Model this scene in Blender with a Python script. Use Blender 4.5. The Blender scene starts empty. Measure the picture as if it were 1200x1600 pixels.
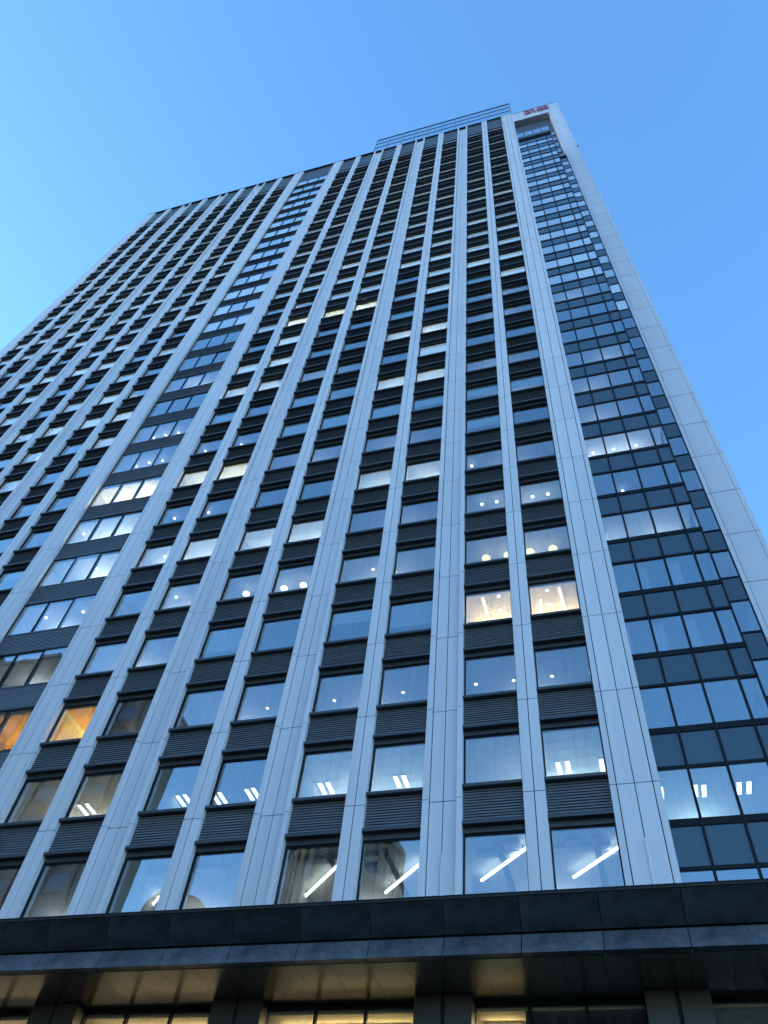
import bpy, math, random
from mathutils import Vector, Matrix

# ------------------------------------------------------------------ camera, sky, sun, exposure
sc = bpy.context.scene
col = sc.collection
FPX, PW, PH = 1225.6327, 1200.0, 1600.0          # focal length and size of the photograph in pixels
M = 7.0                                          # wide pier to wide pier, metres
H = 0.61585 * M                                  # floor to floor
Z0 = 18.984                                      # height of the first panel joint above the street
CAM = Vector((0.03 * M, -3.7085 * M, 1.6))
PITCH, YAW, ROLL = 0.9185, -0.383, 0.1421
FWD = Vector((math.sin(YAW) * math.cos(PITCH), math.cos(YAW) * math.cos(PITCH), math.sin(PITCH)))
_r = Vector((math.cos(YAW), -math.sin(YAW), 0)); _u = _r.cross(FWD)
RGT = math.cos(ROLL) * _r + math.sin(ROLL) * _u
UPV = -math.sin(ROLL) * _r + math.cos(ROLL) * _u
cd = bpy.data.cameras.new('camera'); cam = bpy.data.objects.new('camera', cd); col.objects.link(cam)
cd.sensor_fit = 'VERTICAL'; cd.sensor_height = 24.0; cd.sensor_width = 18.0
cd.lens = FPX / PH * 24.0; cd.clip_start = 0.1; cd.clip_end = 20000
m3 = Matrix((RGT, UPV, -FWD)).transposed()
cam.matrix_world = Matrix.Translation(CAM) @ m3.to_4x4()
sc.camera = cam

SUN_EL, SUN_AZ = math.radians(9.0), math.radians(-80.0)     # azimuth from +Y, negative to the left
w = bpy.data.worlds.new('World'); sc.world = w; w.use_nodes = True
nt = w.node_tree; bg = nt.nodes['Background']
sky = nt.nodes.new('ShaderNodeTexSky'); sky.sky_type = 'NISHITA'; sky.sun_disc = False
sky.sun_elevation = SUN_EL; sky.sun_rotation = SUN_AZ
sky.altitude = 0; sky.air_density = 1.0; sky.dust_density = 0.3; sky.ozone_density = 3.0
hs = nt.nodes.new('ShaderNodeHueSaturation'); hs.inputs['Saturation'].default_value = 1.10; hs.inputs['Hue'].default_value = 0.501     # the phone's vivid colour
nt.links.new(sky.outputs[0], hs.inputs['Color']); nt.links.new(hs.outputs[0], bg.inputs[0]); bg.inputs[1].default_value = 0.15
sd = bpy.data.lights.new('sun', 'SUN'); sun = bpy.data.objects.new('sun', sd); col.objects.link(sun)
sd.energy = 0.5; sd.angle = math.radians(0.5); sd.color = (1.0, 0.80, 0.58)
sdir = Vector((math.sin(SUN_AZ) * math.cos(SUN_EL), math.cos(SUN_AZ) * math.cos(SUN_EL), math.sin(SUN_EL)))
sun.rotation_euler = (-sdir).to_track_quat('-Z', 'Y').to_euler(); sun.location = (-200, 100, 200)
sc.view_settings.view_transform = 'Standard'; sc.view_settings.look = 'None'
sc.view_settings.gamma = 1.0; sc.view_settings.use_curve_mapping = False
sc.view_settings.exposure = 2.44
cy = sc.cycles
cy.use_denoising = True; cy.max_bounces = 8; cy.transparent_max_bounces = 12; cy.glossy_bounces = 4
cy.diffuse_bounces = 3; cy.caustics_reflective = False; cy.caustics_refractive = False
cy.sample_clamp_indirect = 6.0

random.seed(7)

def project(p):
    v = Vector(p) - CAM
    d = v.dot(FWD)
    if d <= 0.1: return None
    return (PW / 2 + FPX * v.dot(RGT) / d, PH / 2 - FPX * v.dot(UPV) / d)

def ray(px, py):
    return FWD * FPX + RGT * (px - PW / 2) + UPV * (PH / 2 - py)

def at_z(px, py, z):                              # point where a pixel's ray meets a level
    v = ray(px, py); t = (z - CAM.z) / v.z
    return CAM + v * t

def at_y(px, py, y):
    v = ray(px, py); t = (y - CAM.y) / v.y
    return CAM + v * t

def area(x0, x1, z0, z1, y):                      # visible size in the photograph, px^2
    ps = [project((x, y, z)) for x, z in ((x0, z0), (x1, z0), (x1, z1), (x0, z1))]
    if None in ps: return 0.0
    if max(p[0] for p in ps) < 0 or min(p[0] for p in ps) > PW or max(p[1] for p in ps) < 0 or min(p[1] for p in ps) > PH: return 0.0
    a = 0
    for i in range(4):
        q, r = ps[i], ps[(i + 1) % 4]; a += q[0] * r[1] - r[0] * q[1]
    return abs(a) / 2

# ------------------------------------------------------------------ materials
MAT = {}
def newmat(name):
    m = bpy.data.materials.new(name); m.use_nodes = True; MAT[name] = m
    return m, m.node_tree, m.node_tree.nodes['Principled BSDF']

def noise(t, scale, detail=4, rough=0.55, coord='Object', sc3=None):
    tc = t.nodes.new('ShaderNodeTexCoord'); n = t.nodes.new('ShaderNodeTexNoise')
    n.inputs['Scale'].default_value = scale; n.inputs['Detail'].default_value = detail; n.inputs['Roughness'].default_value = rough
    if sc3:
        mp = t.nodes.new('ShaderNodeMapping'); mp.inputs['Scale'].default_value = sc3
        t.links.new(tc.outputs[coord], mp.inputs[0]); t.links.new(mp.outputs[0], n.inputs['Vector'])
    else: t.links.new(tc.outputs[coord], n.inputs['Vector'])
    return n.outputs['Fac']

def maprange(t, sock, a, b, c, d):
    m = t.nodes.new('ShaderNodeMapRange'); m.inputs[1].default_value = a; m.inputs[2].default_value = b
    m.inputs[3].default_value = c; m.inputs[4].default_value = d
    t.links.new(sock, m.inputs[0]); return m.outputs[0]

def mul(t, a, b):
    m = t.nodes.new('ShaderNodeMath'); m.operation = 'MULTIPLY'
    for i, s in enumerate((a, b)):
        if isinstance(s, (int, float)): m.inputs[i].default_value = s
        else: t.links.new(s, m.inputs[i])
    return m.outputs[0]

def tint(t, base, fac):                            # base colour times a value
    v = t.nodes.new('ShaderNodeVectorMath'); v.operation = 'SCALE'
    v.inputs[0].default_value = base[:3]; t.links.new(fac, v.inputs['Scale'])
    return v.outputs[0]

def paint(name, base, rough=0.45, metallic=0.0, var=0.06, nscale=0.6, island=0.05, bump=0.0, sc3=None, spec=0.5, wear=1.0):
    m, t, b = newmat(name)
    n = maprange(t, noise(t, nscale, 5, 0.6, 'Object', sc3), 0.3, 0.7, 1 - var, 1 + var)
    g = t.nodes.new('ShaderNodeNewGeometry'); oi = t.nodes.new('ShaderNodeObjectInfo')
    f = mul(t, n, maprange(t, g.outputs['Random Per Island'], 0, 1, 1 - island, 1 + island))
    f = mul(t, f, maprange(t, oi.outputs['Random'], 0, 1, 1 - island, 1 + island))
    t.links.new(tint(t, base, f), b.inputs['Base Color'])
    b.inputs['Roughness'].default_value = rough; b.inputs['Metallic'].default_value = metallic
    b.inputs['Specular IOR Level'].default_value = spec
    t.links.new(maprange(t, noise(t, nscale * 5, 4), 0.3, 0.7, max(0.02, rough - 0.06 * wear), rough + 0.08 * wear), b.inputs['Roughness'])
    if bump:
        bp = t.nodes.new('ShaderNodeBump'); bp.inputs['Strength'].default_value = bump; bp.inputs['Distance'].default_value = 0.01
        t.links.new(noise(t, nscale * 20, 5), bp.inputs['Height']); t.links.new(bp.outputs[0], b.inputs['Normal'])
    return m

paint('cladding', (0.665, 0.645, 0.70), 0.40, 0.0, 0.06, 1.0, 0.04, sc3=(4, 4, 0.12))
paint('frame_cladding', (0.64, 0.625, 0.70), 0.40, 0.0, 0.04, 0.8, 0.03, sc3=(3, 3, 0.15))
paint('screen_cladding', (0.70, 0.73, 0.76), 0.35, 0.0, 0.03, 0.4, 0.02)
paint('screen_frame', (0.20, 0.23, 0.27), 0.5)
paint('joint', (0.012, 0.013, 0.015), 0.8)
paint('dark_metal', (0.042, 0.046, 0.054), 0.42, 0.0, 0.10, 0.8, 0.10)
paint('louvre', (0.15, 0.16, 0.18), 0.40, 0.0, 0.10, 0.8, 0.08, sc3=(1, 1, 6))
paint('crown_metal', (0.062, 0.07, 0.082), 0.5, 0.0, 0.06, 0.5, 0.05)
paint('mullion', (0.010, 0.012, 0.017), 0.5, 0.0, 0.1, 1.0, 0.05, spec=0.12)
paint('ceiling', (0.62, 0.64, 0.62), 0.8, 0.0, 0.03, 0.4, 0.06)
paint('interior_wall', (0.42, 0.42, 0.42), 0.8, 0.0, 0.05, 0.4)
paint('dark_interior', (0.10, 0.10, 0.11), 0.8, 0.0, 0.1, 0.4)
paint('floor_finish', (0.22, 0.21, 0.20), 0.7, 0.0, 0.1, 0.5)
paint('wood', (0.62, 0.38, 0.15), 0.45, 0.0, 0.25, 0.8, 0.05, sc3=(1, 1, 9))
paint('cream_wall', (0.72, 0.60, 0.44), 0.7, 0.0, 0.05, 0.4)
paint('blind', (0.62, 0.58, 0.45), 0.9, 0.0, 0.05, 1.0, sc3=(6, 1, 0.2))
paint('sheer', (0.72, 0.68, 0.70), 0.9, 0.0, 0.2, 2.0, sc3=(7, 7, 0.1))
paint('pale_blind', (0.55, 0.55, 0.57), 0.9, 0.0, 0.06, 1.0, 0.1, sc3=(8, 8, 0.2))
paint('duct', (0.45, 0.46, 0.47), 0.35, 0.6, 0.1, 1.0)
paint('asphalt', (0.05, 0.05, 0.052), 0.9, 0.0, 0.2, 0.7, bump=0.5)
paint('pavement', (0.13, 0.128, 0.125), 0.85, 0.0, 0.12, 0.8, bump=0.3)
paint('kerb', (0.33, 0.33, 0.32), 0.8, 0.0, 0.1, 1.0, bump=0.3)
paint('white_paint', (0.75, 0.75, 0.73), 0.7, 0.0, 0.15, 3.0)
paint('sign_red', (0.42, 0.12, 0.15), 0.35)
paint('sign_pink', (0.75, 0.55, 0.56), 0.4)
paint('brown_wall', (0.13, 0.105, 0.08), 0.7, 0.0, 0.12, 0.15, 0.05)
paint('grey_wall', (0.16, 0.155, 0.15), 0.7, 0.0, 0.10, 0.15, 0.05)
paint('lobby_column', (0.036, 0.032, 0.030), 0.42, 0.0, 0.15, 0.9, 0.08, bump=0.05)
paint('soffit', (0.25, 0.22, 0.16), 0.24, 0.8, 0.03, 0.5, 0.05, wear=0.0)
paint('leaf', (0.06, 0.10, 0.04), 0.7, 0.0, 0.3, 2.0)

# dark granite of the canopy: mottled, worn, slightly polished
def granite(name, lo, hi, wear):
    m, t, b = newmat(name)
    n1 = noise(t, 1.3, 8, 0.7); n2 = noise(t, 24, 6, 0.7); n3 = noise(t, 0.5, 4, 0.6, 'Object', (1, 1, 3))
    r = t.nodes.new('ShaderNodeValToRGB'); r.color_ramp.elements[0].position = 0.34; r.color_ramp.elements[1].position = 0.74
    r.color_ramp.elements[0].color = (*lo, 1); r.color_ramp.elements[1].color = (*hi, 1)
    t.links.new(n1, r.inputs[0])
    oi = t.nodes.new('ShaderNodeObjectInfo')
    f = mul(t, mul(t, maprange(t, n2, 0.3, 0.7, 1 - wear, 1 + wear), maprange(t, n3, 0.3, 0.7, 1 - wear, 1 + wear)), maprange(t, oi.outputs['Random'], 0, 1, 0.85, 1.15))
    v = t.nodes.new('ShaderNodeVectorMath'); v.operation = 'SCALE'; t.links.new(r.outputs[0], v.inputs[0]); t.links.new(f, v.inputs['Scale'])
    t.links.new(v.outputs[0], b.inputs['Base Color']); t.links.new(maprange(t, n1, 0.3, 0.7, 0.35, 0.65), b.inputs['Roughness'])
    b.inputs['Specular IOR Level'].default_value = 0.25
    bp = t.nodes.new('ShaderNodeBump'); bp.inputs['Strength'].default_value = 0.25; bp.inputs['Distance'].default_value = 0.01
    t.links.new(n2, bp.inputs['Height']); t.links.new(bp.outputs[0], b.inputs['Normal'])
granite('granite', (0.006, 0.010, 0.015), (0.026, 0.034, 0.044), 0.3)
granite('skylit_granite', (0.032, 0.036, 0.044), (0.13, 0.138, 0.155), 0.4)  # canopy lip: light from the sky painted in as a paler tone

def glass(name, r0, trans, refl=(0.95, 0.98, 1.0), wob=0.0035):
    m = bpy.data.materials.new(name); m.use_nodes = True; MAT[name] = m
    t = m.node_tree; t.nodes.clear()
    out = t.nodes.new('ShaderNodeOutputMaterial'); mix = t.nodes.new('ShaderNodeMixShader')
    tr = t.nodes.new('ShaderNodeBsdfTransparent'); gl = t.nodes.new('ShaderNodeBsdfGlossy'); lw = t.nodes.new('ShaderNodeLayerWeight')
    lw.inputs['Blend'].default_value = 0.5
    tr.inputs[0].default_value = (*trans, 1); gl.inputs['Color'].default_value = (*refl, 1); gl.inputs['Roughness'].default_value = 0.0
    pw_ = t.nodes.new('ShaderNodeMath'); pw_.operation = 'POWER'; pw_.inputs[1].default_value = 4.0; t.links.new(lw.outputs['Facing'], pw_.inputs[0])
    fac = maprange(t, pw_.outputs[0], 0, 1, r0, 1.0)
    bp = t.nodes.new('ShaderNodeBump'); bp.inputs['Strength'].default_value = 1.0; bp.inputs['Distance'].default_value = wob
    t.links.new(noise(t, 0.5, 1), bp.inputs['Height']); t.links.new(bp.outputs[0], gl.inputs['Normal'])
    t.links.new(fac, mix.inputs[0]); t.links.new(tr.outputs[0], mix.inputs[1]); t.links.new(gl.outputs[0], mix.inputs[2])
    df = t.nodes.new('ShaderNodeBsdfDiffuse'); df.inputs[0].default_value = (0.55, 0.56, 0.55, 1); mx = t.nodes.new('ShaderNodeMixShader')   # rain-streaked dust
    t.links.new(maprange(t, noise(t, 1.0, 6, 0.7, 'Object', (7, 1, 0.22)), 0.5, 0.85, 0.005, 0.11), mx.inputs[0])
    t.links.new(mix.outputs[0], mx.inputs[1]); t.links.new(df.outputs[0], mx.inputs[2])
    t.links.new(mx.outputs[0], out.inputs[0])
    return m
glass('window_glass', 0.21, (0.80, 0.87, 0.90))
glass('curtain_glass', 0.23, (0.76, 0.85, 0.90))
glass('lobby_glass', 0.05, (0.95, 0.95, 0.93))
glass('screen_glass', 0.13, (0.80, 0.90, 0.94))
glass('rail_glass', 0.35, (0.9, 0.95, 0.97))
# opaque spandrel glass: coated grey-blue behind a glossy face
paint('spandrel_glass', (0.042, 0.070, 0.098), 0.04, 0.0, 0.04, 0.5, 0.06, spec=0.75, wear=0.3)

def emit(name, c, s):
    m = bpy.data.materials.new(name); m.use_nodes = True; MAT[name] = m
    b = m.node_tree.nodes['Principled BSDF']
    b.inputs['Base Color'].default_value = (0.8, 0.8, 0.8, 1)
    b.inputs['Emission Color'].default_value = (*c, 1); b.inputs['Emission Strength'].default_value = s
    return m
def added_glow(name, c, lo, hi):                       # blind given its own glow to pale the window; nothing lights it from behind
    m = emit(name, c, 1.0); t = m.node_tree; b = t.nodes['Principled BSDF']
    g = t.nodes.new('ShaderNodeNewGeometry'); oi = t.nodes.new('ShaderNodeObjectInfo')
    a = t.nodes.new('ShaderNodeMath'); a.operation = 'ADD'; t.links.new(g.outputs['Random Per Island'], a.inputs[0]); t.links.new(oi.outputs['Random'], a.inputs[1])
    fr = t.nodes.new('ShaderNodeMath'); fr.operation = 'FRACT'; t.links.new(a.outputs[0], fr.inputs[0])
    t.links.new(maprange(t, fr.outputs[0], 0, 1, lo, hi), b.inputs['Emission Strength'])
added_glow('glow_blind', (0.80, 0.92, 1.0), 0.08, 0.20)
added_glow('faint_glow_blind', (0.70, 0.88, 1.0), 0.05, 0.13)
emit('lamp_white', (1.0, 0.97, 0.86), 1.1)
emit('lamp_cool', (0.94, 1.0, 0.93), 0.9)
emit('lamp_warm', (1.0, 0.76, 0.40), 1.3)
emit('lamp_globe', (1.0, 0.76, 0.28), 0.45)
emit('lamp_globe_white', (1.0, 0.93, 0.84), 0.6)
emit('lamp_amber', (1.0, 0.58, 0.18), 1.6)
emit('room_white', (1.0, 0.95, 0.80), 11.0); emit('room_cool', (0.86, 1.0, 0.84), 6.0); emit('room_warm', (1.0, 0.74, 0.33), 22.0); emit('room_amber', (1.0, 0.62, 0.14), 55.0); emit('room_soft', (1.0, 0.92, 0.86), 6.0); emit('room_tan', (1.0, 0.72, 0.36), 6.0); emit('room_dim', (1.0, 0.90, 0.88), 3.0)  # emission of the unseen lamps added inside the rooms
emit('lamp_lobby', (1.0, 0.76, 0.36), 7.0)

# ------------------------------------------------------------------ mesh helpers
class MB:
    def __init__(s): s.v = []; s.f = []
    def box(s, x0, x1, y0, y1, z0, z1):
        return s.hexa([(x0, y0, z0), (x1, y0, z0), (x1, y1, z0), (x0, y1, z0), (x0, y0, z1), (x1, y0, z1), (x1, y1, z1), (x0, y1, z1)])
    def hexa(s, p):
        n = len(s.v); s.v += p
        for a, b, c, d in ((0, 3, 2, 1), (4, 5, 6, 7), (0, 1, 5, 4), (1, 2, 6, 5), (2, 3, 7, 6), (3, 0, 4, 7)): s.f.append((n + a, n + b, n + c, n + d))
        return s
    def slat(s, x0, x1, z0, z1, yt, yb):            # clapboard blade: lower edge stands forward
        return s.hexa([(x0, yb, z0), (x1, yb, z0), (x1, yt + 0.05, z0), (x0, yt + 0.05, z0), (x0, yt, z1), (x1, yt, z1), (x1, yt + 0.05, z1), (x0, yt + 0.05, z1)])
    def ball(s, c, r, rz=None, seg=12, rings=7):
        rz = rz or r; n = len(s.v)
        for i in range(rings + 1):
            a = math.pi * i / rings
            for j in range(seg):
                b = 2 * math.pi * j / seg
                s.v.append((c[0] + r * math.sin(a) * math.cos(b), c[1] + r * math.sin(a) * math.sin(b), c[2] + rz * math.cos(a)))
        for i in range(rings):
            for j in range(seg):
                k = (j + 1) % seg
                s.f.append((n + i * seg + j, n + (i + 1) * seg + j, n + (i + 1) * seg + k, n + i * seg + k))
        return s
    def cyl(s, c, r, z0, z1, seg=12):
        n = len(s.v)
        for z in (z0, z1):
            for j in range(seg):
                b = 2 * math.pi * j / seg; s.v.append((c[0] + r * math.cos(b), c[1] + r * math.sin(b), z))
        for j in range(seg):
            k = (j + 1) % seg; s.f.append((n + j, n + k, n + seg + k, n + seg + j))
        s.f.append(tuple(n + seg - 1 - j for j in range(seg))); s.f.append(tuple(n + seg + j for j in range(seg)))
        return s
    def beam(s, a, b, w, h):                         # bar between two points
        a, b = Vector(a), Vector(b); d = (b - a).normalized(); sx = d.cross(Vector((0, 0, 1)))
        sx = sx.normalized() if sx.length > 1e-4 else Vector((1, 0, 0)); sy = sx.cross(d)
        p = []
        for e in (a, b):
            for i, j in ((-1, -1), (1, -1), (1, 1), (-1, 1)): p.append(tuple(e + sx * i * w / 2 + sy * j * h / 2))
        return s.hexa(p)
    def mesh(s, name, mat):
        me = bpy.data.meshes.new(name); me.from_pydata(s.v, [], s.f); me.update()
        if mat: me.materials.append(MAT[mat])
        return me
    def build(s, name, mat, parent=None, loc=(0, 0, 0)):
        return place(name, s.mesh(name, mat), parent, loc)

def place(name, me, parent=None, loc=(0, 0, 0)):
    o = bpy.data.objects.new(name, me); col.objects.link(o); o.location = loc
    if parent: o.parent = parent
    return o

def tilt(o, deg=0.3):                               # no two panes sit quite true
    o.rotation_euler = (math.radians(random.uniform(-deg, deg)), 0, math.radians(random.uniform(-deg, deg))); return o

def bevel(o, wdt):
    md = o.modifiers.new('bevel', 'BEVEL'); md.width = wdt; md.segments = 1; md.limit_method = 'ANGLE'
    return o

def empty(name, label, cat, loc=(0, 0, 0), group=None):
    o = bpy.data.objects.new(name, None); col.objects.link(o); o.location = loc
    o['label'] = label; o['category'] = cat
    if group: o['group'] = group
    return o

def tag(o, label, cat, group=None):
    o['label'] = label; o['category'] = cat
    if group: o['group'] = group
    return o

def structure(o): o['kind'] = 'structure'; return o
def stuff(o): o['kind'] = 'stuff'; return o
def zj(k): return Z0 + k * H

# ------------------------------------------------------------------ ground, street
structure(MB().box(-3000, 3000, -3000, 3000, -1.0, -0.15).build('ground', 'asphalt'))
structure(MB().box(-400, 400, -38, -8.0, -0.149, -0.02).build('road', 'asphalt'))
structure(MB().box(-400, 400, -7.7, 8.6, -0.149, 0.0).build('pavement', 'pavement'))
structure(MB().box(-400, 400, -46.0, -38.3, -0.149, 0.0).build('pavement', 'pavement'))
kb = structure(MB().box(-400, 400, -7.995, -7.705, -0.149, 0.02).build('kerb', 'kerb'))
structure(MB().box(-400, 400, -38.295, -38.005, -0.149, 0.02).build('kerb', 'kerb'))
mk = MB()
for i in range(-12, 12): mk.box(i * 9.0, i * 9.0 + 5.0, -23.1, -22.95, -0.019, -0.014)
structure(mk.build('road_marking', 'white_paint'))

# ------------------------------------------------------------------ the tower
tower = empty('office_tower', 'tall office tower with pale vertical piers, dark louvred spandrels and a glazed right bay', 'office building')
NF = 28                                            # storeys with windows
ROOF = zj(28.12)
GY = 0.33                                          # glass plane of the paired windows

# bays: (letter, left x of its wide pier)
WP, WW, NP = 1.55, 2.315, 0.82
pairs = [('D', -7.0), ('C', -14.0), ('B', -21.0), ('A', -28.0), ('E', -42.0), ('F', -49.0), ('G', -56.0), ('H', -63.0)]
wins = []                                          # paired windows: (x left)
for b, x in pairs:
    wins += [(b + '1', x + WP), (b + '2', x + WP + WW + NP)]

# rooms: slabs, partitions, core
slab_me = MB().box(-62.9, 1.5, 0.46, 8.5, -1.27, 0.22).mesh('floor_slab', 'ceiling')
slabs = {}; YC0 = 3.58
for k in range(-1, NF): slabs[k] = place('floor_slab', slab_me, tower, (0, 0, zj(k)))
MB().box(-62.95, 1.70, 8.5, 40, 0.0, ROOF - 0.4).build('core_wall', 'interior_wall', tower)
MB().box(-62.95, 1.70, 0.46, 40, ROOF - 0.39, ROOF - 0.1).build('roof_deck', 'crown_metal', tower)
pm = MB().box(0.30, 1.25, 0.47, 8.49, 12.2, ROOF - 0.41).mesh('partition_wall', 'interior_wall')
for x in [p[1] for p in pairs] + [-35.0]: place('partition_wall', pm, tower, (x, 0, 0))
MB().box(-63.0, -62.8, 0.46, 40, 0, ROOF).build('side_wall', 'cladding', tower)
MB().box(1.56, 1.75, 0.46, 11.4, 0, ROOF).build('side_wall', 'cladding', tower)

# unseen fill lamps added deep in the rooms to brighten their ceilings
dim_me = MB().box(-0.9, 0.9, -0.06, 0.06, -2.15, -2.07).mesh('fill_lamp', 'room_dim'); soft_me = MB().box(-0.9, 0.9, -0.06, 0.06, -2.15, -2.07).mesh('fill_lamp', 'room_soft')
for k in range(0, 16):
    for x in (-3.0, -10.0, -17.0, -24.0, -31.0, 4.3):
        if random.random() < 0.72 and not (x > 2 and k < 5):
            y0 = YC0 if x > 2 else 0.35
            y = min(7.4, y0 + 0.5 + 2.5 * (y0 - CAM.y) / (zj(k) - 2.0 - CAM.z))
            place('fill_lamp', dim_me if random.random() < 0.65 else soft_me, slabs[k], (x + random.uniform(-1, 1), y, 0))

# cladding panels -----------------------------------------------------------
cand = []                                          # (area, profile boxes, x, k, z0, z1, pier object)
piers = []
G = 0.032
PROF = {
 'wide': [(0.0, 0.22, 0.0, 0.42), (0.255, 0.758, 0.20, 0.26), (0.792, 1.295, 0.20, 0.26), (1.33, 1.55, 0.0, 0.42)],
 'narrow': [(0.0, 0.392, 0.0, 0.42), (0.428, 0.82, 0.0, 0.42)],
 'corner': [(0.0, 0.225, 0.0, 0.42), (0.262, 0.858, 0.004, 0.42), (0.892, 1.488, 0.004, 0.42), (1.525, 1.75, 0.0, 0.45)],
 'flat': [(0.0, 0.20, 0.0, 0.44), (0.235, 0.758, 0.004, 0.44), (0.792, 1.315, 0.004, 0.44), (1.35, 1.55, 0.0, 0.44)],
}
BACK = {'wide': (0.03, 1.52, 0.262, 0.45), 'narrow': (0.03, 0.79, 0.06, 0.44), 'corner': (0.03, 1.72, 0.06, 0.44), 'flat': (0.03, 1.52, 0.06, 0.45)}
def pier(kind, x):
    bx = BACK[kind]
    p = MB().box(bx[0], bx[1], bx[2], bx[3], zj(-1.17), ROOF - 0.02).build('pier', 'joint', tower, (x, 0, 0))
    for k in range(-1, NF):
        z0 = zj(k) + (G / 2 if k >= 0 else 0.0); z1 = zj(k + 1) - G / 2
        if k == -1: z0 = zj(-1.16)
        for i, (a, b, c, d) in enumerate(PROF[kind]):
            zz = z1
            if k == NF - 1:
                zz = ROOF
                if kind == 'wide' and i in (1, 2): zz = ROOF - 1.0
            cand.append((area(x + a, x + b, z0, zz, c), (a, b, c, d), x, z0, zz, p))
pier('corner', 0.0)
for b, x in pairs:
    pier('flat' if b in 'AH' else 'wide', x); pier('narrow', x + WP + WW)
pier('flat', -35.0)
cand.sort(key=lambda c: -c[0])
shared = {}
rest = MB()
for i, (ar, (a, b, c, d), x, z0, z1, p) in enumerate(cand):
    if i < 300:
        key = (a, b, c, d, round(z1 - z0, 3))
        if key not in shared: shared[key] = MB().box(a, b, c, d, 0, z1 - z0).mesh('cladding_panel', 'cladding')
        o = place('cladding_panel', shared[key], p, (0, 0, z0))
    else: rest.box(x + a, x + b, c, d, z0, z1)
stuff(rest.build('upper_cladding', 'cladding', tower))
# rain pipes let into the joint of two piers near the canopy
for x in (0.875, -6.225):
    y = -0.03 if x > 0 else 0.16
    MB().cyl((x, y), 0.035, zj(-1.16), zj(-0.5), 8).build('drain_pipe', 'frame_cladding', tower)

# paired windows and louvred spandrels --------------------------------------
NS = 12; PT = 1.40 / NS
def frame_mb(mb, x, z, w=WW):                       # glazing frame of one storey, z = joint below
    f = 0.055
    mb.box(x, x + f, 0.27, 0.45, z + 0.56, z + H - 1.36); mb.box(x + w - f, x + w, 0.27, 0.45, z + 0.56, z + H - 1.36)
    mb.box(x + f, x + w - f, 0.30, 0.45, z + 0.56, z + 0.66); mb.box(x + f, x + w - f, 0.30, 0.45, z + H - 1.43, z + H - 1.36)
    return mb
def pane_mb(mb, x, z, w=WW): return mb.box(x + 0.05, x + w - 0.05, GY, GY + 0.02, z + 0.64, z + H - 1.42)
def spandrel_mb(mb, x, z, w=WW):                    # backing, head panel, lower ledge
    mb.box(x, x + w, 0.27, 0.45, z - 0.99, z + 0.43); mb.box(x, x + w, 0.245, 0.45, z - 1.355, z - 1.125); mb.box(x + 0.002, x + w - 0.002, 0.0, 0.44, z - 1.12, z - 0.995)
    return mb
def sill_mb(mb, x, z, w=WW): return mb.box(x + 0.002, x + w - 0.002, -0.012, 0.44, z + 0.435, z + 0.56)
def slat_mb(mb, x, z, i, w=WW):
    a = z - 0.985 + i * PT
    return mb.slat(x + 0.01, x + w - 0.01, a + 0.012, a + PT, 0.235, 0.185)
frame_me = frame_mb(MB(), 0, 0).mesh('window', 'mullion'); pane_me = pane_mb(MB(), 0, 0).mesh('glass_pane', 'window_glass')
frame1_me = MB().box(0, 0.055, 0.27, 0.45, -0.75, H - 1.36).box(WW - 0.055, WW, 0.27, 0.45, -0.75, H - 1.36).box(0.055, WW - 0.055, 0.30, 0.45, H - 1.43, H - 1.36).box(0.055, WW - 0.055, 0.30, 0.45, -0.75, -0.65).mesh('window', 'mullion')
pane1_me = MB().box(0.05, WW - 0.05, GY, GY + 0.02, -0.66, H - 1.42).mesh('glass_pane', 'window_glass')
span_me = spandrel_mb(MB(), 0, 0).mesh('spandrel', 'dark_metal'); sill_me = sill_mb(MB(), 0, 0).mesh('sill', 'dark_metal')
slat_me = [slat_mb(MB(), 0, 0, i).mesh('slat', 'louvre') for i in range(NS)]
allsl = MB()
for i in range(NS): slat_mb(allsl, 0, 0, i)
slats_me = allsl.mesh('louvre', 'louvre')
units = []
for n, x in wins:
    for k in range(-1, NF - 1): units.append((area(x, x + WW, zj(k) + 0.56, zj(k + 1) - 1.36, GY), n, x, k))
units.sort(key=lambda u: -u[0])
winobjs = []
rf, rp, rbl = MB(), MB(), MB()
glow_blind_me = MB().box(0.06, WW - 0.06, 0.385, 0.40, 0.9, H - 1.44).mesh('roller_blind', 'glow_blind')  # glowing sheets added so the upper windows look pale
for i, (ar, n, x, k) in enumerate(units):
    if i < 300:
        if k == -1: wnd = place('window', frame1_me, tower, (x, 0, zj(k))); tilt(place('glass_pane', pane1_me, wnd))
        else:
            wnd = place('window', frame_me, tower, (x, 0, zj(k))); tilt(place('glass_pane', pane_me, wnd))
            winobjs.append((wnd, x, k))
            if k > 13 or (k > 8 and random.random() < (k - 8) / 8): place('roller_blind', glow_blind_me, wnd)
    else:
        frame_mb(rf, x, zj(k)); pane_mb(rp, x, zj(k))
        if k > 9 and random.random() < (k - 8) / 6: rbl.box(x + 0.06, x + WW - 0.06, 0.385, 0.40, zj(k) + 0.9, zj(k) + H - 1.44)
stuff(rbl.build('far_glow_blind', 'glow_blind', tower)); stuff(rf.build('far_window_framing', 'mullion', tower)); stuff(rp.build('far_window_glazing', 'window_glass', tower))
units = []
for n, x in wins:
    for k in range(0, NF - 1): units.append((area(x, x + WW, zj(k) - 1.1, zj(k) + 0.5, 0.2), n, x, k))
units.sort(key=lambda u: -u[0])
rb, rs, rl = MB(), MB(), MB()
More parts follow.
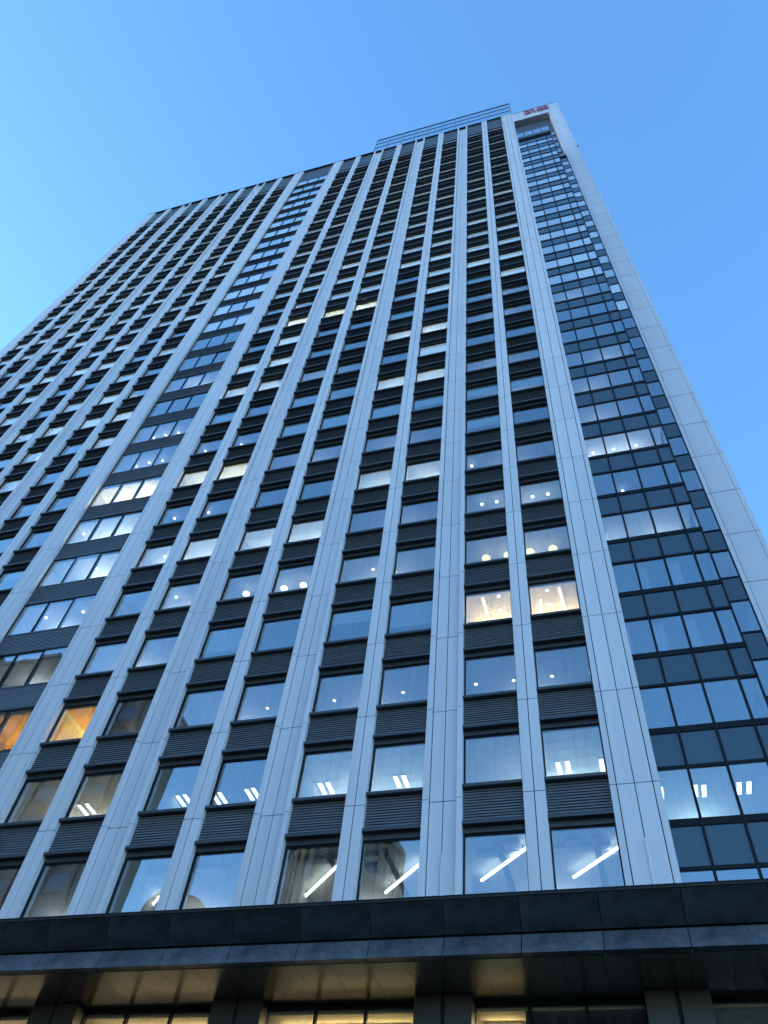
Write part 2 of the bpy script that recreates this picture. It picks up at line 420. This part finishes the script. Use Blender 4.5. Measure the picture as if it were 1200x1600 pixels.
for i, (ar, n, x, k) in enumerate(units):
    if i < 300:
        s = place('spandrel', span_me, tower, (x, 0, zj(k))); place('sill', sill_me, s)
        if i < 25:
            for j in range(NS): place('slat', slat_me[j], s)
        else: stuff(place('louvre', slats_me, s))
    else:
        spandrel_mb(rb, x, zj(k)); sill_mb(rb, x, zj(k))
        for j in range(NS): slat_mb(rl, x, zj(k), j)
stuff(rb.build('far_spandrel_framing', 'dark_metal', tower)); stuff(rl.build('far_louvre', 'louvre', tower))
# tall plain panel over the top windows
crown_me = MB().box(0.0, WW, 0.245, 0.45, zj(27) - 1.355, ROOF - 0.01).mesh('crown_panel', 'crown_metal')
for n, x in wins: place('crown_panel', crown_me, tower, (x, 0, 0))

# triple-window bay ----------------------------------------------------------
TX, TW = -33.45, 5.45
tp = TW / 3
tframe = MB()
for i in range(4): tframe.box(max(0, i * tp - 0.045), min(TW, i * tp + 0.045), 0.255, 0.47, 0.55, H - 1.12)
tframe.box(0.046, TW - 0.046, 0.275, 0.47, 0.55, 0.61); tframe.box(0.046, TW - 0.046, 0.275, 0.47, H - 1.19, H - 1.12)
tframe_me = tframe.mesh('window', 'mullion')
tpane_me = [MB().box(i * tp + 0.035, (i + 1) * tp - 0.035, 0.30, 0.32, 0.60, H - 1.18).mesh('glass_pane', 'window_glass') for i in range(3)]
tspan_me = MB().box(0, TW, 0.29, 0.46, -1.12, 0.55).box(0.002, TW - 0.002, 0.235, 0.45, -1.11, -0.98).box(0.002, TW - 0.002, 0.235, 0.45, 0.44, 0.545).mesh('spandrel', 'dark_metal')
tl = MB()
for i in range(NS): tl.slat(0.01, TW - 0.01, -0.975 + i * PT + 0.012, -0.975 + (i + 1) * PT, 0.265, 0.235)
tl_me = tl.mesh('louvre', 'louvre')
for k in range(-1, NF - 1):
    wnd = place('window', tframe_me, tower, (TX, 0, zj(k)))
    for p_ in tpane_me: tilt(place('glass_pane', p_, wnd))
    s = place('spandrel', tspan_me, tower, (TX, 0, zj(k))); stuff(place('louvre', tl_me, s))
MB().box(TX, TX + TW, 0.25, 0.46, zj(27) - 1.115, ROOF - 0.01).build('crown_panel', 'crown_metal', tower)

# roof edge and raised parapet screen ----------------------------------------
MB().box(-63.05, -21.36, -0.03, 0.5, ROOF + 0.002, ROOF + 0.22).build('coping', 'dark_metal', tower)
scr = MB().box(-21.35, 1.75, 0.02, 0.40, ROOF + 0.01, ROOF + 0.20).build('parapet_screen', 'crown_metal', tower)
pw, ph = 23.1 / 10, 8.5 / 3
sp_me = MB().box(0.05, pw - 0.05, 0.08, 0.10, 0.0, ph).mesh('screen_pane', 'screen_glass')
post_me = MB().box(-0.05, 0.05, 0.02, 0.14, 0.19, 8.71).mesh('post', 'screen_frame'); rail_me = MB().box(-21.29, 1.69, 0.03, 0.13, -0.07, 0.07).mesh('rail', 'screen_frame')
for i in range(11): place('post', post_me, scr, (-21.29 + i * (23.1 - 0.12) / 10, 0, ROOF + 0.012))
for j in (1, 2): place('rail', rail_me, scr, (0, 0, ROOF + 0.2 + j * ph))
for i in range(10):
    for j in range(3): place('screen_pane', sp_me, scr, (-21.35 + i * pw, 0, ROOF + 0.21 + j * ph))
MB().box(-21.38, 1.78, 0.0, 0.16, ROOF + 8.725, ROOF + 8.80).build('coping', 'dark_metal', tower)

# rear block with its portal frame -------------------------------------------
YC, YR = 3.58, 7.56
RT = Z0 + 160.5
MB().box(1.76, 11.0, 11.5, 40, 0, zj(27.3)).build('core_wall', 'interior_wall', tower)
MB().box(1.5, 11.0, 8.66, 40, zj(27.31), RT - 0.3).build('rear_block', 'crown_metal', tower)
MB().box(10.85, 11.1, 7.95, 40, 0, RT - 0.05).build('side_wall', 'frame_cladding', tower)
fp = MB().box(9.03, 11.07, 7.66, 8.6, 0, RT - 0.06).build('pier', 'joint', tower)
for k in range(-5, 14):
    z0, z1 = zj(k) + 0.025, min(zj(k + 1) - 0.025, RT)
    if z0 < 0: z0 = 0.02
    for a, b in ((9.0, 9.26), (9.285, 10.80), (10.825, 11.11)): MB().box(a, b, YR, 7.94 if a > 9.1 else 8.64, z0, z1).build('cladding_panel', 'frame_cladding', fp)
up = MB()
for k in range(14, 38):
    z0, z1 = zj(k) + 0.025, min(zj(k + 1) - 0.025, RT)
    if z1 <= z0: continue
    for a, b in ((9.0, 9.26), (9.285, 10.80), (10.825, 11.11)): up.box(a, b, YR, 7.94 if a > 9.1 else 8.64, z0, z1)
stuff(up.build('upper_cladding', 'frame_cladding', tower))
bm_ = MB().box(1.8, 8.99, 7.62, 8.65, Z0 + 153.42, RT - 0.08).build('portal_beam', 'frame_cladding', tower)
for i in range(5):
    a = 1.8 + i * 7.19 / 5; MB().box(a + 0.01, a + 7.19 / 5 - 0.01, YR + 0.01, 7.615, Z0 + 153.40, RT).build('cladding_panel', 'frame_cladding', bm_)
MB().box(1.8, 11.12, YR - 0.02, 8.7, RT + 0.003, RT + 0.25).build('coping', 'dark_metal', tower)

# curtain wall ----------------------------------------------------------------
cw = MB().box(6.965, 7.035, YC - 0.08, YC + 0.1, zj(-1.1), zj(27.43)).build('curtain_wall', 'mullion', tower)
for x in (1.62, 3.15, 4.67, 6.2): MB().box(x - 0.05, x + 0.05, YC - 0.085, YC + 0.08, zj(-1.1), zj(27.43)).build('mullion', 'mullion', cw)
for y in (4.9, 6.2, 7.45): MB().box(6.9, 7.03, y - 0.05, y + 0.05, zj(-1.1), zj(27.43)).build('mullion', 'mullion', cw)
cols4 = [(1.76, 3.11), (3.19, 4.63), (4.71, 6.16), (6.24, 6.97)]
trA = MB().box(1.76, 7.06, YC - 0.055, YC + 0.07, 0.32, 0.62).mesh('transom', 'mullion')
trB = MB().box(1.76, 7.055, YC - 0.05, YC + 0.07, -1.445, -1.30).mesh('transom', 'mullion')
trC = MB().box(7.04, 8.95, YR - 0.02, YR + 0.1, 0.48, 0.61).mesh('transom', 'mullion')
trD = MB().box(7.04, 8.95, YR - 0.02, YR + 0.1, -1.43, -1.31).mesh('transom', 'mullion')
gp = [MB().box(a, b, YC, YC + 0.02, 0.60, H - 1.43).mesh('glass_pane', 'curtain_glass') for a, b in cols4]
sp = [MB().box(a, b, YC, YC + 0.02, -1.31, 0.33).mesh('spandrel_pane', 'spandrel_glass') for a, b in cols4]
gp.append(MB().box(7.04, 8.93, YR + 0.02, YR + 0.04, 0.60, H - 1.42).mesh('glass_pane', 'curtain_glass'))
sp.append(MB().box(7.04, 8.93, YR + 0.02, YR + 0.04, -1.32, 0.50).mesh('spandrel_pane', 'spandrel_glass'))
sideg = MB().box(6.985, 7.005, YC + 0.1, YR, 0.60, H - 1.43).mesh('glass_pane', 'curtain_glass')
sides = MB().box(6.985, 7.005, YC + 0.1, YR, -1.31, 0.33).mesh('spandrel_pane', 'spandrel_glass')
cslab = MB().box(1.77, 6.90, YC + 0.09, 11.4, -1.28, 0.22).mesh('floor_slab', 'ceiling')
cslab2 = MB().box(7.05, 8.98, YR + 0.12, 11.4, -1.28, 0.22).mesh('floor_slab', 'ceiling')
for k in range(-1, 28):
    L = (0, 0, zj(k))
    place('transom', trA, cw, L); place('transom', trB, cw, L)
    place('transom', trC, cw, L); place('transom', trD, cw, L)
    for s in sp: place('spandrel_pane', s, cw, L)
    place('spandrel_pane', sides, cw, L)
    if k < 27:
        for g in gp: tilt(place('glass_pane', g, cw, L), 0.15)
        place('glass_pane', sideg, cw, L)
    place('floor_slab', cslab, tower, L); place('floor_slab', cslab2, tower, L)
for k in range(13, 27):  # blinds added with a faint glow of their own, paling the upper glass
    for a, b in cols4: MB().box(a + 0.03, b - 0.03, YC + 0.10, YC + 0.115, zj(k) + 0.66, zj(k) + H - 1.47).build('roller_blind', 'faint_glow_blind', cw)
    MB().box(7.1, 8.88, YR + 0.105, YR + 0.118, zj(k) + 0.66, zj(k) + H - 1.46).build('roller_blind', 'faint_glow_blind', cw)
    for i in range(3): MB().box(TX + i * tp + 0.06, TX + (i + 1) * tp - 0.06, 0.40, 0.415, zj(k) + 0.66, zj(k) + H - 1.22).build('roller_blind', 'faint_glow_blind', tower)
MB().box(8.925, 9.0, YR - 0.03, YR + 0.12, 0, zj(27.43)).build('mullion', 'mullion', cw)
# terrace on the glazed box: dark edge, glass balustrade
MB().box(1.76, 7.12, YC - 0.16, 8.64, zj(27.44), zj(27.44) + 1.35).build('terrace_slab', 'crown_metal', tower)
MB().box(7.13, 8.98, YR - 0.01, 8.64, zj(27.44), zj(27.44) + 0.5).build('terrace_slab', 'crown_metal', tower)
bal = MB().box(1.8, 7.10, YC - 0.13, YC - 0.05, zj(27.44) + 1.36, zj(27.44) + 1.46).build('balustrade', 'mullion', tower)
for i in range(4): MB().box(1.88 + i * 1.32, 3.05 + i * 1.32, YC - 0.10, YC - 0.08, zj(27.44) + 1.47, zj(27.44) + 4.2).build('glass_pane', 'rail_glass', bal)
# small windows in the recess behind the portal
for k in range(28, 33):
    a = MB().box(7.0, 8.85, 8.58, 8.655, zj(k) + 0.5, zj(k) + 2.7).build('window', 'mullion', tower)
    MB().box(7.06, 8.8, 8.56, 8.575, zj(k) + 0.56, zj(k) + 2.64).build('glass_pane', 'rail_glass', a)

# ------------------------------------------------------------------ canopy over the street floor
CX0, CX1 = -19.5 - 4 * 2.3333, -19.5 + 15 * 2.3333
def zr(z): return Z0 + z
can = MB().box(CX0, CX1, -2.0, 0.40, zr(-6.70), zr(-5.20)).build('canopy', 'joint', tower)
fm = MB().hexa([(0.012, -2.10, zr(-6.06)), (2.321, -2.10, zr(-6.06)), (2.321, -2.02, zr(-6.06)), (0.012, -2.02, zr(-6.06)),
                (0.012, -2.56, zr(-5.08)), (2.321, -2.56, zr(-5.08)), (2.321, -2.30, zr(-5.08)), (0.012, -2.30, zr(-5.08))]).mesh('fascia_panel', 'granite')
lm = MB().hexa([(0.012, -2.33, zr(-6.75)), (2.321, -2.33, zr(-6.75)), (2.321, -2.02, zr(-6.75)), (0.012, -2.02, zr(-6.75)),
                (0.012, -2.12, zr(-6.14)), (2.321, -2.12, zr(-6.14)), (2.321, -2.02, zr(-6.14)), (0.012, -2.02, zr(-6.14))]).mesh('lip_panel', 'skylit_granite')
for i in range(19):
    x = CX0 + i * 2.3333
    bevel(place('fascia_panel', fm, can, (x, 0, 0)), 0.006); bevel(place('lip_panel', lm, can, (x, 0, 0)), 0.006)
s1 = MB().box(0.006, 1.1606, -2.015, 0.185, zr(-6.76), zr(-6.71)).mesh('soffit_panel', 'soffit')
s2 = MB().box(0.006, 1.1606, 0.197, 0.72, zr(-6.76), zr(-6.71)).mesh('soffit_panel', 'soffit')
for i in range(38):
    x = -10.26 - 16 * 1.16665 + i * 1.16665
    place('soffit_panel', s1, can, (x, 0, 0)); place('soffit_panel', s2, can, (x, 0, 0))
MB().box(CX0, CX1, -2.54, 0.28, zr(-5.19), zr(-5.085)).build('canopy_deck', 'joint', tower)
MB().box(-62.9, 11.0, 0.30, 8.5, zr(-5.9), zr(-5.0)).build('floor_slab', 'ceiling', tower)

# columns and lobby glazing
cm = MB().box(0, 0.86, 0.22, 1.0, 0.0, zr(-6.77)).mesh('stone_casing', 'lobby_column')
for j in range(-1, 5):
    x = -7.0 * j
    c = MB().box(0.80, 1.05, 0.30, 0.98, 0.0, zr(-6.775)).build('lobby_column', 'joint', tower, (x + 0.02, 0, 0))
    bevel(place('stone_casing', cm, c, (0, 0, 0)), 0.01); bevel(place('stone_casing', cm, c, (0.98, 0, 0)), 0.01)
for j in range(-1, 5):                              # bay to the left of column j
    xr, xl = -7.0 * j, -7.0 * j - 5.16
    f = MB().box(xl, xr, 0.74, 0.86, zr(-6.92), zr(-6.765)).build('shop_window', 'mullion', tower)
    pp = (xr - xl) / 3
    for i in range(4): MB().box(xl + i * pp - 0.04, xl + i * pp + 0.04, 0.72, 0.9, 0.0, zr(-6.93)).build('mullion', 'mullion', f)
    for i in range(3): MB().box(xl + i * pp + 0.05, xl + (i + 1) * pp - 0.05, 0.80, 0.82, 0.05, zr(-6.93)).build('glass_pane', 'lobby_glass', f)
LC = zr(-7.0)
MB().box(-62.8, 11.0, 0.95, 8.5, LC, zr(-6.77)).build('lobby_ceiling', 'blind', tower)
MB().box(-3.60, -3.45, 0.92, 8.45, 0, LC - 0.01).build('partition_wall', 'dark_interior', tower)
MB().box(-3.44, 10.9, 1.25, 1.35, 0, LC - 0.35).build('closed_blind', 'dark_interior', tower)
for x0, x1 in ((-12.1, -7.1), (-5.1, -3.62)):
    MB().box(x0, x1, 1.30, 1.33, 2.0, LC - 0.55).build('roller_blind', 'blind', tower)

# ------------------------------------------------------------------ rooftop lettering and small fixtures on the portal
sg = empty('rooftop_sign', 'two red characters on the pale beam at the top of the rear block', 'sign', (0, 0, 0))
def strokes(x0, z0, L):
    mb = MB()
    for a, b, c, d in L: mb.beam((x0 + a, YR - 0.18, z0 + b), (x0 + c, YR - 0.18, z0 + d), 0.17, 0.26)
    return mb
A_ = [(0.1, 2.9, 2.2, 2.9), (0.3, 2.1, 1.3, 2.1), (0.5, 0.3, 0.5, 1.5), (0.1, 0.2, 1.5, 0.4), (1.0, 0.4, 1.0, 1.9), (1.5, 3.4, 2.2, 0.2), (1.9, 3.4, 2.2, 3.1)]
B_ = [(0.1, 0.2, 0.1, 3.2), (0.1, 3.2, 2.1, 3.2), (2.1, 0.2, 2.1, 3.2), (0.1, 1.7, 2.1, 1.7), (0.1, 0.2, 2.1, 0.2), (1.1, 0.2, 1.1, 3.2)]
strokes(4.4, zr(156.2), A_).build('character', 'sign_red', sg); strokes(7.0, zr(156.2), B_).build('character', 'sign_red', sg)
wl = empty('obstruction_light', 'small dark warning light on the right edge of the rear block', 'lamp', (10.82, YR - 0.12, zr(121.6)))
MB().box(0.1, 0.35, -0.05, 0.05, -0.04, 0.04).build('bracket', 'dark_metal', wl); MB().cyl((0.4, 0), 0.09, -0.06, 0.2, 10).build('lamp_housing', 'dark_metal', wl)

# ------------------------------------------------------------------ lamps and rooms seen through the glass
ORD = ['', 'first', 'second', 'third', 'fourth', 'fifth', 'sixth', 'seventh', 'eighth', 'ninth', 'tenth', 'eleventh', 'twelfth', 'thirteenth', 'fourteenth', 'fifteenth', 'sixteenth', 'seventeenth']
def where(p, row):
    x = p.x
    if x > 1.6: return '%s row of the glazed right bay' % ORD[row]
    i = 0
    order = [n for n in ('D2', 'D1', 'C2', 'C1', 'B2', 'B1', 'A2', 'A1')]
    for n, wx in wins:
        if wx - 0.4 <= x <= wx + WW + 0.4 and n in order: i = order.index(n) + 1
    if i: return '%s row, %s window from corner pier' % (ORD[row], ORD[i])
    if TX - 0.5 < x < TX + TW + 0.5: return '%s row of the triple window bay' % ORD[row]
    return '%s row of windows at the left' % ORD[row]
def ceil_z(row): return zj(row - 1) - 1.28

USED = set()
def find(px, py):                                   # which storey and window a pixel of the facade shows
    p = at_y(px, py, GY + 0.02)
    if p.x > 1.6: p = at_y(px, py, YC + 0.02)
    USED.add((round(p.x * 2), int(math.floor((p.z - Z0) / H - 0.05)) + 2))
    return p, int(math.floor((p.z - Z0) / H - 0.05)) + 2
def on_ceiling(px, py, drop=0.0):
    p, row = find(px, py)
    return at_z(px, py, ceil_z(row) - drop), row

# tiles of the suspended ceiling in the second storey
tile_me = MB().box(0.006, 0.594, 0.006, 0.594, -1.292, -1.2705).mesh('ceiling_tile', 'ceiling')
for i in range(46):
    for j in range(6): place('ceiling_tile', tile_me, slabs[1], (-27.7 + i * 0.6, 0.6 + j * 0.6, 0))

# recessed twin fittings, second storey
trof = MB().box(-0.085, 0.085, -0.42, 0.42, -0.035, 0.0).mesh('lamp_panel', 'lamp_cool')
trofr = MB().box(-0.11, 0.11, -0.45, 0.45, -0.02, 0.01).mesh('housing', 'white_paint')
for px, py in [(873.5, 1200), (888, 1198), (940.5, 1195), (621, 1221), (634, 1220), (503.5, 1231.5), (516, 1230.5), (338, 1248), (348, 1246), (390, 1241), (400, 1239),
               (283, 1251), (294, 1249), (130, 1265), (142, 1263), (1086.7, 1235), (1100, 1235), (1154.7, 1231), (1170, 1230), (1033, 1238)]:
    p, row = on_ceiling(px, py, 0.03)
    o = empty('ceiling_light', 'bright short ceiling light, ' + where(p, row), 'ceiling light', p, 'short ceiling lights of the second storey')
    place('housing', trofr, o); place('lamp_panel', trof, o)
# slanted linear lamps, first storey
for a, b in [((896, 1371), (969, 1322)), ((752, 1376), (828, 1321)), ((602, 1395), (656, 1350)), ((471, 1406), (527, 1353)), ((231, 1423), (249, 1401))]:
    p, row = on_ceiling(*a, 0.25); q, _ = on_ceiling(*b, 0.25); q.z = p.z
    o = empty('linear_lamp', 'long slanting white tube lamp, ' + where((p + q) / 2, row), 'linear lamp', p, 'slanting tube lamps of the first storey')
    d = q - p
    MB().beam((0, 0, 0), d, 0.09, 0.07).build('tube', 'lamp_white', o)
    for t_ in (0.2, 0.8): MB().cyl((d.x * t_, d.y * t_), 0.012, 0.03, 0.25, 6).build('hanger', 'white_paint', o)
# small recessed spots
spot_me = MB().cyl((0, 0), 0.075, -0.03, 0.0, 10).mesh('lens', 'lamp_white'); ring_me = MB().cyl((0, 0), 0.11, -0.02, 0.005, 12).mesh('ring', 'white_paint')
for px, py in [(862.5, 1056), (924, 1050), (743.5, 1068.5), (802.5, 1062.5), (630, 1081.5), (522.5, 1094), (418, 1106), (779, 931), (782, 953), (855, 922), (859, 944), (617, 893), (583, 889)]:
    p, row = on_ceiling(px, py, 0.02)
    o = empty('spot_lamp', 'tiny round recessed spotlight, ' + where(p, row), 'spotlight', p, 'recessed spotlights')
    place('ring', ring_me, o); place('lens', spot_me, o)
# globes
def globe(px, py, mat, drop, r, txt):
    p, row = on_ceiling(px, py, drop)
    o = empty('pendant_lamp', txt + ', ' + where(p, row), 'pendant lamp', p, 'pendant lamps')
    MB().ball((0, 0, 0), r, r * 0.72).build('globe', mat, o); MB().cyl((0, 0), 0.012, r * 0.6, drop, 6).build('cord', 'dark_metal', o)
for px, py in [(759.5, 872.5), (793.5, 867.5), (828, 862.5), (864, 857.5)]: globe(px, py, 'lamp_globe', 0.5, 0.24, 'yellow globe pendant lamp')
for px, py in [(384.6, 928), (443.8, 919.7), (474, 914.5)]: globe(px, py, 'lamp_globe_white', 0.5, 0.22, 'white globe pendant lamp')
for px, py in [(753, 788), (776, 784), (832, 776), (856, 772), (737, 728), (275.5, 933), (130, 956), (72, 965), (151, 888), (131, 834), (257.5, 870), (273, 810), (326, 801),
               (240, 684), (259, 680), (279, 676), (213, 728), (233, 723), (254, 720), (321, 705), (377, 695), (927, 708), (959, 702), (994, 696), (973, 767)]:
    globe(px, py, 'lamp_white', 0.3, 0.095, 'small white pendant lamp')

# lit rooms: an unseen tube, added out of view, lights the ceiling behind that window
tube = {c: MB().box(-0.85, 0.85, -0.05, 0.05, -0.04, 0.04).mesh('tube', c) for c in ('room_white', 'room_cool', 'room_warm', 'room_amber', 'room_soft', 'room_tan')}
rods = MB().cyl((-0.6, 0), 0.012, 0.04, 0.9, 6).cyl((0.6, 0), 0.012, 0.04, 0.9, 6).mesh('hanger', 'white_paint')
def unseen_room_lamp(px, py, mat, drop=0.9):
    p, row = find(px, py); mat = mat.replace('lamp', 'room')
    c = p.copy(); y0 = YC if p.x > 1.6 else 0.35
    y = min(7.6, y0 + 0.4 + 2.5 * (y0 - CAM.y) / (p.z - CAM.z))       # as deep as the street cannot look
    for n, wx in wins:
        if wx - 0.3 <= p.x <= wx + WW + 0.3: c.x = wx + WW / 2
    o = empty('unseen_tube', 'unseen added tube lamp lighting the room, ' + where(c, row), 'tube lamp', (c.x, y, ceil_z(row) - drop), 'unseen tubes added to lit rooms')
    place('tube', tube[mat], o); place('hanger', rods, o)
for px, py in [(302, 747), (362, 737), (165, 772), (195, 768), (225, 762)]: unseen_room_lamp(px, py, 'lamp_warm')
for px, py in [(585, 748), (660, 735), (406, 839), (481, 827), (326, 853), (612, 601), (387, 573), (438, 565), (370, 613), (422, 602), (131, 830), (180, 822), (125, 887), (165, 880),
               (230, 869), (309, 857), (679, 514), (672, 587), (628, 523), (37, 683), (80, 673), (52, 715), (142, 660), (160, 690), (187, 650), (167, 625), (40, 740)]: unseen_room_lamp(px, py, 'lamp_white')
for px, py in [(945, 828), (1040, 815), (930, 700), (985, 690)]: unseen_room_lamp(px, py, 'lamp_soft')
for px, py in [(900, 1170), (620, 1195), (510, 1205), (1090, 1218)]: unseen_room_lamp(px, py, 'lamp_cool')
for px, py in [(145, 1240), (50, 1245)]: unseen_room_lamp(px, py, 'lamp_tan')
for px, py in [(520, 488), (570, 478), (420, 512), (455, 500), ]: unseen_room_lamp(px, py, 'lamp_warm')
for px, py in [(765, 945), (865, 930)]: unseen_room_lamp(px, py, 'lamp_warm')
for px, py in [(110, 1130), (20, 1140)]: unseen_room_lamp(px, py, 'lamp_amber')
# timber-lined and cream rooms
p, row = find(110, 1130)
MB().box(-26.4, -24.1, 4.6, 4.7, zj(row - 2) + 0.23, ceil_z(row) - 0.01).build('timber_wall', 'wood', tower)
MB().box(-24.0, -23.9, 0.5, 8.4, zj(row - 2) + 0.23, ceil_z(row) - 0.012).build('partition_wall', 'wood', tower)
MB().box(-33.3, -28.2, 4.2, 4.3, zj(row - 2) + 0.23, ceil_z(row) - 0.01).build('timber_wall', 'wood', tower)
MB().box(-26.4, -24.02, 0.5, 4.58, ceil_z(row) - 0.03, ceil_z(row) - 0.005).build('timber_ceiling', 'wood', tower)
MB().box(-33.3, -28.2, 0.5, 4.18, ceil_z(row) - 0.03, ceil_z(row) - 0.005).build('timber_ceiling', 'wood', tower)
p, row = find(865, 930)
MB().box(-5.6, -0.1, 4.4, 4.5, zj(row - 2) + 0.23, ceil_z(row) - 0.01).build('cream_wall', 'cream_wall', tower)
MB().box(-5.6, -0.1, 0.6, 4.39, ceil_z(row) - 0.03, ceil_z(row) - 0.005).build('cream_ceiling', 'cream_wall', tower)
for a, b in [((754.5, 934.5), (764, 968)), ((873.7, 918.7), (884, 953)), ((845, 937), (846, 957))]:
    p, row = on_ceiling(*a, 0.06); q, _ = on_ceiling(*b, 0.06); q.z = p.z
    o = empty('cove_light', 'glowing yellow cove light strip along the ceiling, ' + where((p + q) / 2, row), 'cove light', p, 'cove light strips')
    MB().beam((0, 0, 0), q - p, 0.08, 0.05).build('light_strip', 'lamp_warm', o); MB().beam((0.06, 0, 0.01), q - p + Vector((0.06, 0, 0.01)), 0.035, 0.08).build('cove_edge', 'cream_wall', o)
# curtains hung in some rooms of the glazed bay
for px, py in [(978, 1000), (1032, 990), (1082, 985), (1006, 905), (1058, 895)]:
    p, row = find(px, py)
    mb = MB(); n = 10
    for i in range(n):
        a = p.x - 0.28 + i * 0.056; mb.box(a, a + 0.05, YC + 0.35 + 0.04 * (i % 2), YC + 0.39 + 0.04 * (i % 2), zj(row - 2) + 0.3, ceil_z(row) - 0.02)
    stuff(mb.build('curtain', 'sheer', tower))

# roller blinds part drawn in rooms without a visible lamp
pb = [MB().box(0.06, WW - 0.06, 0.395, 0.41, z, H - 1.44).mesh('roller_blind', 'pale_blind') for z in (0.7, 1.3, 1.7, 2.1)]
for wnd, x, k in winobjs:
    if 1 < k < 13 and not wnd.children[-1].name.startswith('roller_blind') and not any(x - 0.4 < ux / 2 < x + WW + 0.4 and ur == k + 2 for ux, ur in USED) and random.random() < 0.38:
        place('roller_blind', random.choice(pb), wnd)
# ducts and a cable tray under the ceiling of the first storey
zc = ceil_z(1)
for a, b, y in ((-12.3, -8.9, 1.15), (-5.2, -0.3, 1.45), (-19.0, -15.5, 1.3)): MB().box(a, b, y, y + 0.32, zc - 0.19, zc - 0.02).build('air_duct', 'duct', tower)
for x in (-0.9, -4.4, -11.0, -8.7): MB().box(x, x + 0.22, 0.7, 5.0, zc - 0.215, zc - 0.195).build('cable_tray', 'dark_interior', tower)
for x, y, w_ in ((-1.9, 1.0, 0.5), (-4.1, 0.9, 0.6), (-9.7, 1.9, 0.5), (-0.7, 2.1, 0.6)): MB().box(x, x + w_, y, y + 0.5, zc - 0.18, zc - 0.02).build('fan_unit', 'pale_blind', tower)
# lobby lights
for x0 in (-26.0, -19.1, -12.0, -5.1):
    for y in (1.8, 4.2):
        o = empty('lobby_light', 'warm strip light under the lobby ceiling, %s from the dark corner bay' % ('%s bay, %s row' % (ORD[int((-x0) // 6.5) + 1], 'front' if y < 3 else 'rear')), 'strip light', (x0, y, LC - 0.12), 'lobby strip lights')
        L_ = 1.3 if x0 > -6 else 4.8
        MB().box(0.1, L_, -0.06, 0.06, -0.04, 0.02).build('lamp_panel', 'lamp_lobby', o); MB().box(0.06, L_ + 0.04, -0.09, 0.09, 0.021, 0.12).build('housing', 'white_paint', o)

# ------------------------------------------------------------------ buildings across the street (seen mirrored in the lower windows)
def block(root, x0, x1, y0, y1, top, wall, fh=4.1, pw_=3.4):
    MB().box(x0, x1, y0, y1, 0, top).build('wall', wall, root)
    n = int((top - 5) / fh); m = int((x1 - x0 - 0.8) / pw_)
    band = MB().box(x0 + 0.5, x1 - 0.5, y1 + 0.01, y1 + 0.06, 0, fh * 0.55).mesh('window_band', 'spandrel_glass')
    for i in range(n): place('window_band', band, root, (0, 0, 5.2 + i * fh))
    for j in range(m + 1):
        x = x0 + 0.4 + j * (x1 - x0 - 1.0) / m
        MB().box(x, x + 0.35, y1 + 0.07, y1 + 0.45, 4, top - 0.4).build('fin', wall, root)
    MB().box(x0 - 0.2, x1 + 0.2, y0 - 0.2, y1 + 0.5, top + 0.003, top + 0.6).build('roof_edge', 'crown_metal', root)
nb = empty('neighbour_tower', 'stepped dark brown tower mirrored in the left windows', 'building', (-80, -60, 0))
nb.location = (0, 0, 0)
block(nb, -80.2, -60, -58, -46, 73, 'brown_wall'); block(nb, -100.2, -80.4, -58, -46.3, 81, 'brown_wall'); block(nb, -140, -100.4, -58, -46.6, 90.5, 'brown_wall')
rb_ = empty('round_building', 'rounded brown building mirrored in the first row of windows', 'building')
cx_, cy_, R_ = -30.2, -53.0, 6.3
MB().cyl((cx_, cy_), R_, 0, 47.5, 40).build('wall', 'brown_wall', rb_)
MB().cyl((cx_, cy_), R_ + 0.5, 47.51, 48.3, 40).build('roof_edge', 'grey_wall', rb_)
for i in range(10): MB().cyl((cx_, cy_), R_ + 0.06, 5 + i * 4.2, 7.1 + i * 4.2, 40).build('window_band', 'spandrel_glass', rb_)
for i in range(28):
    a = 2 * math.pi * i / 28; c_, s_ = math.cos(a), math.sin(a)
    MB().beam((cx_ + (R_ + 0.2) * c_, cy_ + (R_ + 0.2) * s_, 4), (cx_ + (R_ + 0.2) * c_, cy_ + (R_ + 0.2) * s_, 47), 0.3, 0.3).build('fin', 'brown_wall', rb_)
vb = empty('vaulted_building', 'lower grey building with a vaulted roof mirrored in the windows', 'building')
block(vb, -50.4, -43.6, -75, -47, 39, 'grey_wall')
mb = MB()
for i in range(12):
    a, b = math.pi * i / 12, math.pi * (i + 1) / 12
    p = lambda t, y: (-47 + 3.4 * math.cos(t), y, 39.61 + 3.0 * math.sin(t))
    n = len(mb.v); mb.v += [p(a, -75), p(a, -47), p(b, -47), p(b, -75), (-47, -75, 39.61), (-47, -47, 39.61)]
    mb.f += [(n, n + 1, n + 2, n + 3), (n + 1, n + 5, n + 2), (n, n + 3, n + 4)]
mb.build('roof', 'grey_wall', vb)

# ------------------------------------------------------------------ tell look-alike lamps apart by their order along the facade
same = {}
for o in bpy.data.objects:
    if o.parent is None and o.get('group'): same.setdefault(o['label'], []).append(o)
for lab, L in same.items():
    if len(L) > 1:
        L.sort(key=lambda o: project(o.location)[0])
        names = ['left', 'right'] if len(L) == 2 else (['left', 'middle', 'right'] if len(L) == 3 else [ORD[i + 1] + ' from left' for i in range(len(L))])
        for n, o in zip(names, L): o['label'] = (n + ', ' if len(L) > 3 else n + ' ') + lab
